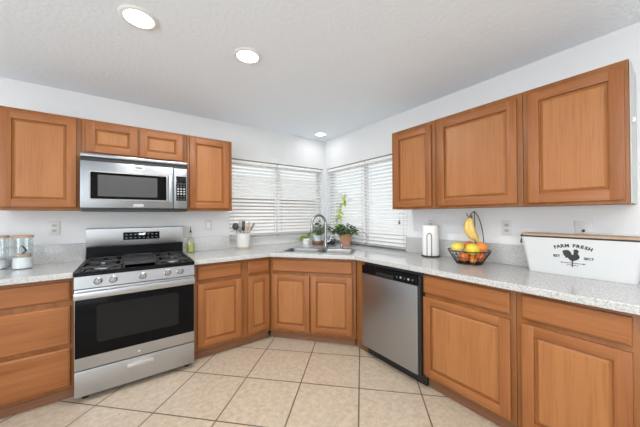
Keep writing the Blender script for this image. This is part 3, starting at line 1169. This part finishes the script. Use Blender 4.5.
def utensil(name, label, base, top, head, mat, rad=0.005):
    """handle from base to top (screen right, depth, height), with a head at the top"""
    P = lambda q: SR * q[0] * 1.3 + FW * q[1] * 1.15 + Vector((0, 0, q[2] * 1.2))
    head = (head[0],) + tuple(h * 1.2 for h in head[1:])
    a, b = P(base), P(top)
    c = thing(name, label, 'utensil', (CX, CY, CZ1 + 0.001), 0, None)
    d = (b - a).normalized()
    bm = B(); tube(bm, [a, a.lerp(b, .5), b], [rad, rad, rad * .8], 8)
    obj('handle', bm, mat, c)
    bm = B()
    q = d.to_track_quat('Z', 'Y').to_matrix()
    yaw = Matrix.Rotation(-YAW, 3, 'Z')
    if head[0] == 'disc':
        ball(bm, b + d * head[1] * .8, head[1], (1, 0.45, 1.1), rot=yaw)
    elif head[0] == 'flat':
        Q = Matrix.Translation(b) @ (yaw @ Matrix.Rotation(math.atan2((b - a).dot(SR), (b - a).z), 3, 'Y')).to_4x4()
        box(bm, -head[1], head[1], -0.003, 0.003, -0.01, head[2], 0.003, mx=Q)
    elif head[0] == 'loops':
        for k in range(4):
            ang = PI * k / 4
            s = SR * math.cos(ang) + FW * math.sin(ang)
            pts = [b + s * (head[1] * math.sin(PI * i / 12)) * (1 if True else 1) + d * (head[2] * (1 - math.cos(PI * i / 12)) / 2) for i in range(13)]
            tube(bm, pts, 0.0012, 5)
            pts = [b - s * (head[1] * math.sin(PI * i / 12)) + d * (head[2] * (1 - math.cos(PI * i / 12)) / 2) for i in range(13)]
            tube(bm, pts, 0.0012, 5)
    obj('head', bm, mat, c)
    return c


utensil('ladle', 'round black ladle leaning out on the left of the crock', (-0.02, -0.01, 0.03), (-0.060, -0.02, 0.192), ('disc', 0.032), 'blackut')
utensil('serving_spoon', 'grey serving spoon between ladle and spatula in the crock', (-0.01, -0.022, 0.03), (-0.018, -0.052, 0.172), ('disc', 0.022), 'greywood')
utensil('spatula', 'slim black spatula between the serving spoon and the wooden spoon', (0.0, 0.0, 0.03), (0.002, -0.004, 0.185), ('flat', 0.016, 0.085), 'blackut')
utensil('wooden_spoon', 'pale wooden spoon standing upright in the crock', (0.015, -0.012, 0.03), (0.038, -0.03, 0.205), ('disc', 0.019), 'wood')
utensil('wooden_spatula', 'pale flat wooden spatula behind the wooden spoon in the crock', (0.012, 0.02, 0.03), (0.036, 0.032, 0.19), ('flat', 0.014, 0.07), 'wood')
utensil('whisk', 'thin wire whisk standing at the back of the crock', (-0.015, 0.022, 0.03), (-0.032, 0.034, 0.185), ('loops', 0.017, 0.095), 'wood', 0.004)
utensil('narrow_spatula', 'narrow grey spatula leaning far out to the window side', (-0.012, 0.010, 0.03), (0.069, 0.010, 0.19), ('flat', 0.010, 0.07), 'greywood')

# ---------------------------------------------------------------- plants by the sink
rng = random.Random(4)


def leaf(bm, p, d, length, width, mat=0, droop=0.25):
    d = Vector(d).normalized()
    side = d.cross(Vector((0, 0, 1)))
    if side.length < 1e-3:
        side = Vector((1, 0, 0))
    side.normalize()
    side = (side + Vector((rng.uniform(-.4, .4), rng.uniform(-.4, .4), rng.uniform(-.5, .5)))).normalized()
    nrm = side.cross(d).normalized()
    p = Vector(p)
    prof = [(0, 0.06), (0.2, 0.75), (0.45, 1.0), (0.75, 0.65), (1, 0.02)]
    rows = []
    for s, wd in prof:
        ctr = p + d * length * s - Vector((0, 0, 1)) * droop * length * s * s
        rows.append((bm.verts.new(ctr - side * width / 2 * wd + nrm * width * .12 * wd), bm.verts.new(ctr), bm.verts.new(ctr + side * width / 2 * wd + nrm * width * .12 * wd)))
    for a, b in zip(rows, rows[1:]):
        for k in range(2):
            fc = bm.faces.new((a[k], a[k + 1], b[k + 1], b[k]))
            fc.material_index = mat


def pot_bm(r0, r1, h, rim=0.0):
    bm = B()
    prof = [(0, 0), (r0, 0), (r0 + (r1 - r0) * .78, h * .78)]
    if rim:
        prof += [(r1 + rim, h * .78), (r1 + rim, h)]
    else:
        prof += [(r1, h)]
    prof += [(r1 - .008, h), (r0 + .02, h * .8), (0, h * .8)]
    lathe(bm, prof, seg=36)
    return bm


def bush(parent, z, r, h, n, mats, ln, wd, flat=0.5, skew=(0, 0), lim=9):
    st = B()
    fo = B()
    for i in range(n):
        a = rng.uniform(0, 2 * PI)
        rr = r * math.sqrt(rng.random())
        hz = h * rng.uniform(0.15, 1) * (1 - 0.45 * (rr / r) ** 2)
        tip = Vector((rr * math.cos(a) + skew[0], rr * math.sin(a) + skew[1], z + hz))
        tip.x = min(tip.x, lim)
        if i % 4 == 0:
            tube(st, [(tip.x * .15, tip.y * .15, z - .02), (tip.x * .55, tip.y * .55, z + hz * .6), tip], [0.0022, 0.0018, 0.001], 5)
        d = Vector((math.cos(a) * rng.uniform(.5, 1.2), math.sin(a) * rng.uniform(.5, 1.2), rng.uniform(-.3, .7)))
        leaf(fo, tip, d, ln * rng.uniform(.7, 1.2), wd * rng.uniform(.7, 1.2), rng.randrange(len(mats)) if rng.random() < .35 else 0, .3)
    obj('stems', st, 'stem', parent)
    obj('foliage', fo, mats, parent, sharp=0)


def soil(parent, r, z):
    bm = B(); lathe(bm, [(r, z - .004), (r, z), (0, z + .006)], seg=28)
    o = obj('soil', bm, 'soil', parent)


c = thing('potted_plant', 'terracotta pot of bushy dark green leaves in the window corner', 'plant', (-0.135, -0.600, CZ1 + 0.001))
obj('pot', pot_bm(0.064, 0.086, 0.150, 0.006), 'terracotta', c)
soil(c, 0.074, 0.123)
bush(c, 0.125, 0.150, 0.15, 230, ['leaf', 'leaf', 'leaf3'], 0.050, 0.038, lim=0.062)
PV = Vector((0.2, -1, 0)) / 0.75
bm = B()
for k in range(5):
    a = PV * (0.13 + 0.02 * k) + Vector((0, 0, 0.22 + 0.012 * (k % 3) - .004 * k * k))
    leaf(bm, a, PV + Vector((0, 0, .2 - .2 * k)), 0.045, 0.022)
tube(bm, [(0, 0, 0.13), PV * .08 + Vector((0, 0, .20)), PV * .20 + Vector((0, 0, .21))], 0.0018, 5)
obj('plum_sprig', bm, 'leafpurple', c, sharp=0, label='plum coloured sprig')

# pale blue pot standing on a brown wooden tray
TX, TY = -0.36, -0.30
c = thing('round_tray', 'round brown wooden tray under the pale blue pot behind the tap', 'tray', (TX, TY, CZ1 + 0.001))
bm = B()
lathe(bm, [(0, 0), (0.068, 0), (0.078, 0.010), (0.080, 0.042), (0.074, 0.046), (0.070, 0.040), (0.066, 0.034), (0, 0.034)], seg=36)
obj('bowl', bm, 'brownwood', c)
c = thing('potted_plant', 'pale blue pot with dark leafy plant standing on the wooden tray', 'plant', (TX, TY, CZ1 + 0.036))
obj('pot', pot_bm(0.045, 0.055, 0.088), 'bluepot', c)
soil(c, 0.046, 0.074)
bush(c, 0.085, 0.125, 0.19, 170, ['leaf', 'leaf3', 'leaf'], 0.048, 0.034, skew=(0.05, -0.03))
# dark dish on the window side of it
c = thing('dish', 'dark round dish with a wire handle, right of the wooden tray', 'dish', (-0.205, -0.375, CZ1 + 0.001))
bm = B()
lathe(bm, [(0, 0), (0.055, 0), (0.075, 0.022), (0.078, 0.030), (0.073, 0.029), (0.055, 0.008), (0, 0.006)], seg=32)
obj('bowl', bm, 'darkgrey', c)
bm = B(); tube(bm, [SR * (0.074 * math.cos(PI * i / 12)) + Vector((0, 0, 0.028 + 0.072 * math.sin(PI * i / 12))) for i in range(13)], 0.003, 8)
obj('handle', bm, 'greywood', c)

# small pale green trailing plant in a white pot
c = thing('trailing_plant', 'white pot with pale green trailing leaves, left of the sink tap', 'plant', (-0.483, -0.21, CZ1 + 0.001))
obj('pot', pot_bm(0.042, 0.055, 0.082), 'white', c)
soil(c, 0.045, 0.068)
bm = B()
st = B()
for k in range(13):
    a = rng.uniform(-1.0, 1.0) - 0.4
    out = (-SR * math.cos(a) - FW * math.sin(a)) if k < 8 else (SR * .4 + Vector((0, 0, .6)))
    L = rng.uniform(.08, .15)
    pts = [Vector((0, 0, 0.075)), out * .06 + Vector((0, 0, .10)), out * L * .8 + Vector((0, 0, .075)), out * L + Vector((0, 0, 0.03))]
    tube(st, pts, 0.0015, 5)
    for q in range(7):
        s = rng.random()
        i = min(2, int(s * 3))
        p = pts[i].lerp(pts[i + 1], s * 3 - i)
        leaf(bm, p, Vector((rng.uniform(-1, 1), rng.uniform(-1, 1), rng.uniform(-.2, .9))), rng.uniform(.03, .048), rng.uniform(.024, .034), 1 if rng.random() < .55 else 0, .2)
obj('stems', st, 'stem', c)
obj('foliage', bm, ['leaf3', 'leaf2'], c, sharp=0)

# tall bright cutting in a slim glass
c = thing('plant_cutting', 'tall bright green cutting in a slim glass rising before the right blind', 'plant', (-0.095, -0.325, CZ1 + 0.001))
bm = B()
lathe(bm, [(0, 0), (0.020, 0), (0.022, 0.10), (0.0205, 0.10), (0.0185, 0.005), (0, 0.005)], seg=24)
obj('glass_vase', bm, 'jar', c)
bm = B()
LV = Vector((0.12, -1, 0)) / 0.684
pts = [Vector((0, 0, 0.008)), Vector((0, 0, .12)), LV * .03 + Vector((0, 0, .28)), LV * .078 + Vector((0, 0, .44)), LV * .125 + Vector((0, 0, .60)), LV * .15 + Vector((0, 0, .73))]
tube(bm, pts, [0.003, 0.003, 0.0028, 0.0025, 0.002, 0.001], 6)
obj('stem', bm, 'stem', c)
bm = B()
for k in range(27):
    z = rng.uniform(.27, .66)
    i = 0
    while pts[i + 1].z < z:
        i += 1
    p = pts[i].lerp(pts[i + 1], (z - pts[i].z) / (pts[i + 1].z - pts[i].z))
    d = Vector((rng.uniform(-1, .25), rng.uniform(-1, 1), rng.uniform(-.8, .5)))
    leaf(bm, p, d, rng.uniform(.055, .075), rng.uniform(.042, .058), 0 if rng.random() < .8 else 1, .2)
obj('foliage', bm, ['leaf2', 'leaf3'], c, sharp=0)

# ---------------------------------------------------------------- paper towel holder
c = thing('paper_towel_holder', 'dark wire holder on the worktop carrying the white paper roll', 'holder', (-0.112, -1.768, CZ1 + 0.001))
bm = B()
lathe(bm, [(0, 0), (0.080, 0), (0.082, 0.004), (0.078, 0.010), (0, 0.010)], seg=36)
obj('base', bm, 'wire', c)
bm = B(); tube(bm, [(0, 0, 0.01), (0, 0, 0.305)], 0.004, 10)
for k in range(16):
    pass
tube(bm, [SR * (0.014 * math.sin(2 * PI * i / 16)) + Vector((0, 0, 0.318 - 0.014 * math.cos(2 * PI * i / 16))) for i in range(16)], 0.0025, 8, closed=True)
obj('centre_post', bm, 'chrome', c)
bm = B()
off = -FW * 0.076 - SR * 0.044
pts = [off + SR * -0.021 + Vector((0, 0, 0.008))] + [off + SR * (-0.021 * math.cos(PI * i / 10)) + Vector((0, 0, 0.190 + 0.03 * math.sin(PI * i / 10))) for i in range(11)] + [off + SR * 0.021 + Vector((0, 0, 0.008))]
tube(bm, pts, 0.003, 8)
obj('tension_arm', bm, 'wire', c)
bm = B()
lathe(bm, [(0.019, 0.012), (0.070, 0.012), (0.072, 0.016), (0.072, 0.284), (0.070, 0.288), (0.019, 0.288), (0.019, 0.012)], seg=48, cap=False)
o = obj('paper_roll', bm, 'paper')
o.location = (-0.112, -1.768, CZ1 + 0.001)
tag(o, 'white paper towel roll standing on the dark wire holder', 'paper towel')

# ---------------------------------------------------------------- fruit basket
BX, BY = -0.205, -2.150
c = thing('fruit_basket', 'dark wire fruit basket with a tall banana hook', 'basket', (BX, BY, CZ1 + 0.001))
bm = B()


def ring(rad, z, n=40):
    return [(rad * math.cos(2 * PI * i / n), rad * math.sin(2 * PI * i / n), z) for i in range(n)]


rim_o = B()
tube(rim_o, ring(0.150, 0.105), 0.0038, 8, closed=True)
obj('rim', rim_o, 'wire', c)
tube(bm, ring(0.090, 0.004), 0.0035, 8, closed=True)
tube(bm, ring(0.121, 0.055), 0.0018, 6, closed=True)
for k in range(26):
    a = 2 * PI * k / 26
    ca, sa = math.cos(a), math.sin(a)
    tube(bm, [(0.151 * ca, 0.151 * sa, 0.105), (0.121 * ca, 0.121 * sa, 0.055), (0.090 * ca, 0.090 * sa, 0.005)], 0.0018, 6)
for k in range(-4, 5):
    hl = math.sqrt(max(0, 0.085 ** 2 - (k * 0.019) ** 2))
    tube(bm, [(k * 0.019, -hl, 0.004), (k * 0.019, hl, 0.004)], 0.0016, 6)
obj('wire_bowl', bm, 'wire', c)
bm = B()
hk = SR * 0.0
for s in (1, -1):
    b0 = SR * (0.145 if s > 0 else 0.113) + FW * (0.037 if s > 0 else 0.098) + Vector((0, 0, 0.105))
    top = SR * 0.045 + Vector((0, 0, 0.412))
    mid = b0.lerp(top, .6) + SR * (0.040 if s > 0 else 0.0) + Vector((0, 0, 0.055))
    pts = []
    for i in range(15):
        t = i / 14
        pts.append(b0 * (1 - t) ** 2 + mid * 2 * t * (1 - t) + top * t * t)
    if s > 0:
        for i in range(1, 9):
            a = PI * i / 8
            pts.append(top + SR * (-0.018 + 0.018 * math.cos(a)) + Vector((0, 0, 0.012 * math.sin(a) - 0.05 * i / 8)))
        for i in range(1, 5):
            pts.append(pts[-1] + SR * (-0.006) + Vector((0, 0, -.004 + 0.005 * i)))
    tube(bm, pts, 0.0032, 8)
obj('banana_hook', bm, 'wire', c)

BO = Vector((BX, BY, CZ1 + 0.001))


def fruit(name, label, cat, q, rad, mat, scale=(1, 1, 1), tip=True):
    o = thing(name, label, cat, BO + SR * q[0] + FW * q[1] + Vector((0, 0, q[2])), -YAW)
    bm = B()
    ball(bm, (0, 0, 0), rad, scale, seg=28)
    if name == 'lemon':
        ball(bm, (rad * scale[0] * .98, 0, 0), rad * .28, (1.2, 1, 1), seg=12)
        ball(bm, (-rad * scale[0] * .98, 0, 0), rad * .2, (1.1, 1, 1), seg=12)
    obj('peel', bm, mat, o)
    bm = B()
    a = Vector((rad * scale[0] * 1.01, 0, 0)) if name != 'lemon' else Vector((-rad * scale[0] * 1.18, 0, 0))
    if name != 'lemon':
        a = Vector((0.2, -0.3, 0.93)).normalized() * rad * scale[2] * 0.985
    ball(bm, a, rad * .09, seg=8)
    obj('stem_end', bm, 'stem', o)
    return o


fruit('lemon', 'large greenish lemon lying at the window side of the basket', 'lemon', (-0.107, -0.026, 0.131), 0.039, 'greenlemon', (1.12, 1, 0.95))
fruit('lemon', 'small yellow lemon at the back between the large lemon and the grapefruit', 'lemon', (-0.048, 0.055, 0.132), 0.033, 'lemon', (1.15, 1, 1))
fruit('grapefruit', 'big yellow grapefruit on top in the middle of the basket', 'grapefruit', (-0.008, -0.062, 0.118), 0.050, 'lemon', (1.02, 1, 0.92))
fruit('orange', 'large orange on top at the right of the basket', 'orange', (0.090, -0.012, 0.125), 0.046, 'orange')
fruit('orange', 'orange at the back under the tip of the bananas', 'orange', (0.042, 0.066, 0.128), 0.040, 'tangerine')
fruit('orange', 'small orange low in the basket below the greenish lemon', 'orange', (-0.062, -0.040, 0.056), 0.034, 'tangerine')
fruit('orange', 'small orange lowest in the basket below the grapefruit', 'orange', (0.0, -0.050, 0.038), 0.029, 'orange')
fruit('orange', 'small orange low in the basket below the large orange', 'orange', (0.060, -0.042, 0.056), 0.034, 'tangerine')
fruit('orange', 'small orange low at the back of the basket, seen between the wires', 'orange', (-0.01, 0.035, 0.048), 0.036, 'orange')

c = thing('banana_bunch', 'bunch of spotted yellow bananas hanging from the basket hook', 'banana', BO + SR * 0.020 + Vector((0, 0, 0.368)))
for k, (dx, dy, ln) in enumerate(((-0.030, -0.012, .190), (-0.004, -0.024, .202), (-0.018, 0.022, .180), (0.012, 0.004, .195))):
    bm = B()
    pts, rad = [], []
    for i in range(13):
        t = i / 12
        sx = dx * math.sin(PI * min(1, t * .8)) * 1.15 - 0.016 * math.sin(PI * t) + 0.050 * t * t
        pts.append(SR * sx + FW * (dy * math.sin(PI * .8 * t)) + Vector((0, 0, -ln * t)))
        rad.append(0.006 if t == 0 else 0.0075 if t < .1 else 0.005 if t > .99 else 0.0225 * min(1, .45 + 2.2 * t) * min(1, .35 + 3.2 * (1 - t)))
    tube(bm, pts, rad, 10)
    bo = obj('banana', bm, 'banana', c, sharp=50)
    bm = B()
    tube(bm, [pts[-1], pts[-1] + Vector((0, 0, -.006))], [0.0055, 0.003], 8)
    obj('tip', bm, 'bananatip', bo)
bm = B()
tube(bm, [Vector((0, 0, -0.014)), Vector((0, 0, 0.0)), Vector((0, 0, 0.016))], [0.012, 0.010, 0.007], 10)
obj('stalk', bm, 'bananatip', c)

# ---------------------------------------------------------------- white tub with wooden lid (right wall frame: x runs along the wall)
c = thing('bread_bin', 'long white enamel tub with black rim, wooden lid and rooster print', 'tub', (0, -2.757, CZ1 + 0.001), RZ)
HT = 0.240
tl, bl = 0.274, 0.240      # half lengths top and bottom
tf, bf = -0.190, -0.160    # front y top and bottom
tb, bb = -0.028, -0.045    # back y


def sect(hx, yf, yb, rad, z):
    return [(px, py, z) for px, py in rrect(-hx, hx, yf, yb, rad)]


bm = B()
rings = []
for k in range(5):
    t = k / 4
    rings.append([bm.verts.new(v) for v in sect(bl + (tl - bl) * t, bf + (tf - bf) * t, bb + (tb - bb) * t, 0.024, HT * t)])
n = len(rings[0])
for a, b in zip(rings, rings[1:]):
    for i in range(n):
        j = (i + 1) % n
        bm.faces.new((a[i], a[j], b[j], b[i]))
bm.faces.new(rings[0][::-1])
inner = [[bm.verts.new(v) for v in sect(tl - .004, tf + .004, tb - .004, 0.020, HT)], [bm.verts.new(v) for v in sect(bl - .004, bf + .004, bb - .004, 0.020, .004)]]
for a, b in ((rings[-1], inner[0]), (inner[0], inner[1])):
    for i in range(n):
        j = (i + 1) % n
        bm.faces.new((a[i], a[j], b[j], b[i]))
bm.faces.new(inner[1])
bmesh.ops.recalc_face_normals(bm, faces=bm.faces)
obj('tub_body', bm, 'tub', c)
bm = B()
tube(bm, sect(tl + .001, tf - .001, tb + .001, 0.025, HT), 0.0048, 8, closed=True)
obj('rim', bm, 'black', c)
bm = B()
prism(bm, rrect(-tl + .001, tl - .001, tf + .001, tb - .001, 0.023), HT + 0.003, HT + 0.017)
ld = obj('lid', bm, 'lidwood', c)
bevel_top(ld, 0.004)
bm = B()
prism(bm, rrect(tl - 0.11, tl - 0.05, -0.117, -0.097, 0.0099), HT + 0.0171, HT + 0.0175)
obj('finger_slot', bm, 'brownwood', ld)
for s in (-1, 1):
    bm = B()
    X = s * (tl + 0.001)
    tube(bm, [(X + s * (0.004 + 0.012 * math.sin(PI * i / 12)), -0.108 + 0.03 * math.cos(PI * i / 12), HT - 0.024 - 0.03 * math.sin(PI * i / 12)) for i in range(13)], 0.0035, 8)
    box(bm, min(X - s * .012, X + s * .008), max(X - s * .012, X + s * .008), -0.142, -0.134, HT - .03, HT - .018, 0.002)
    box(bm, min(X - s * .012, X + s * .008), max(X - s * .012, X + s * .008), -0.082, -0.074, HT - .03, HT - .018, 0.002)
    obj('ring_handle', bm, 'black', c)
# print on the sloping front
sl = math.atan2(tf - bf, HT)
FM = Matrix.Translation((0, bf - 0.0006, 0)) @ Matrix.Rotation(-sl, 4, 'X') @ Matrix.Rotation(R(90), 4, 'X')


def front(x, z, ang=0.0):
    return FM @ Matrix.Translation((x, z, 0)) @ Matrix.Rotation(ang, 4, 'Z')


PX = -0.012   # centre of the print along the tub
bm = B()
word = 'FARM FRESH'
widths = {'M': 1.25, ' ': 0.65, 'F': .9, 'E': .92, 'S': .95}
tot = sum(widths.get(ch, 1.0) for ch in word)
cur = 0
RAD = 0.20
for ch in word:
    wd = widths.get(ch, 1.0)
    s = (cur + wd / 2) / tot - .5
    cur += wd
    if ch == ' ':
        continue
    a = s * 0.172 / RAD
    t = text_bm(ch, 0.027, front(PX + RAD * math.sin(a), 0.185 - RAD * (1 - math.cos(a)), -a), 0.0013)
    merge(bm, t)
obj('lettering', bm, 'print', c, sharp=0)
for s, x, z in (('EST', -0.074, 0.116), ('2017', 0.070, 0.112)):
    obj('lettering', text_bm(s, 0.021, front(PX + x, z, R(-1)), 0.0008), 'print', c, sharp=0)


def flat(bm, pts, k=1.0, ox=0, oz=0):
    t = bmesh.new()
    vs = [t.verts.new((ox + x * k, oz + z * k, 0)) for x, z in pts]
    es = [t.edges.new((vs[i], vs[(i + 1) % len(vs)])) for i in range(len(vs))]
    bmesh.ops.triangle_fill(t, use_beauty=True, edges=es)
    ret = bmesh.ops.extrude_face_region(t, geom=t.faces[:])
    for v in ret['geom']:
        if isinstance(v, bmesh.types.BMVert):
            v.co.z = 0.0006
    bmesh.ops.recalc_face_normals(t, faces=t.faces)
    merge(bm, t, None, front(PX - 0.002, 0.083))


bm = B()
rooster = [(-2, 12), (-6, 13), (-12, 20), (-17, 27), (-22, 24), (-26, 28), (-24, 33), (-31, 36), (-29, 42), (-35, 46), (-32, 52), (-36, 58), (-31, 62), (-24, 65), (-15, 66), (-8, 62), (-4, 55), (-1, 46), (2, 42), (5, 46),
           (6, 54), (7, 60), (4, 65), (8, 67), (9, 72), (13, 70), (16, 73), (19, 69), (22, 70), (22, 65), (27, 61), (23, 59), (24, 53), (20, 54), (22, 48), (26, 40), (27, 32), (23, 24), (16, 18), (8, 14), (3, 12), (3, 4), (-2, 4)]
flat(bm, rooster, 0.00125)
flat(bm, [(-42, 3), (-36, 3), (-36, -0.5), (-42, -0.5), (-45, 1.2)], 0.00125)
flat(bm, [(-38, -0.2), (38, -0.2), (38, 2.4), (-38, 2.4)], 0.00125)
flat(bm, [(38, -2.5), (47, 1.2), (38, 5)], 0.00125)
flat(bm, [(-1.8, 5), (-1.8, -18), (1.8, -18), (1.8, 5)], 0.00125)
flat(bm, [(-14, -9.5), (14, -9.5), (14, -7), (-14, -7)], 0.00125)
flat(bm, [(-5, -14), (5, -14), (5, -12), (-5, -12)], 0.00125)
for sx in (-20, 18):
    flat(bm, [(sx, -12), (sx + 1.6, -12), (sx + 1.6, -4), (sx, -4)], 0.00125)
    flat(bm, [(sx, -12), (sx + 4, -12), (sx + 4, -10.6), (sx, -10.6)], 0.00125)
obj('rooster_print', bm, 'print', c, sharp=0)

GROUPS = {'base_cabinet': 'oak base cabinets under the worktops', 'upper_cabinet': 'oak wall cabinets', 'worktop': 'granite worktops',
          'window_blind': 'white slatted blinds', 'ceiling_light': 'recessed ceiling lights', 'wall_outlet': 'white wall plates',
          'storage_jar': 'glass jars with wooden lids', 'lemon': 'lemons in the wire basket', 'orange': 'oranges in the wire basket',
          'potted_plant': 'potted plants by the sink', 'neighbour_house': 'houses outside the windows'}
for o in list(C.objects):
    if o.parent is None and o.get('label'):
        g = GROUPS.get(o.name.split('.')[0])
        if g:
            o['group'] = g
        elif o['category'] == 'utensil':
            o['group'] = 'utensils in the crock'
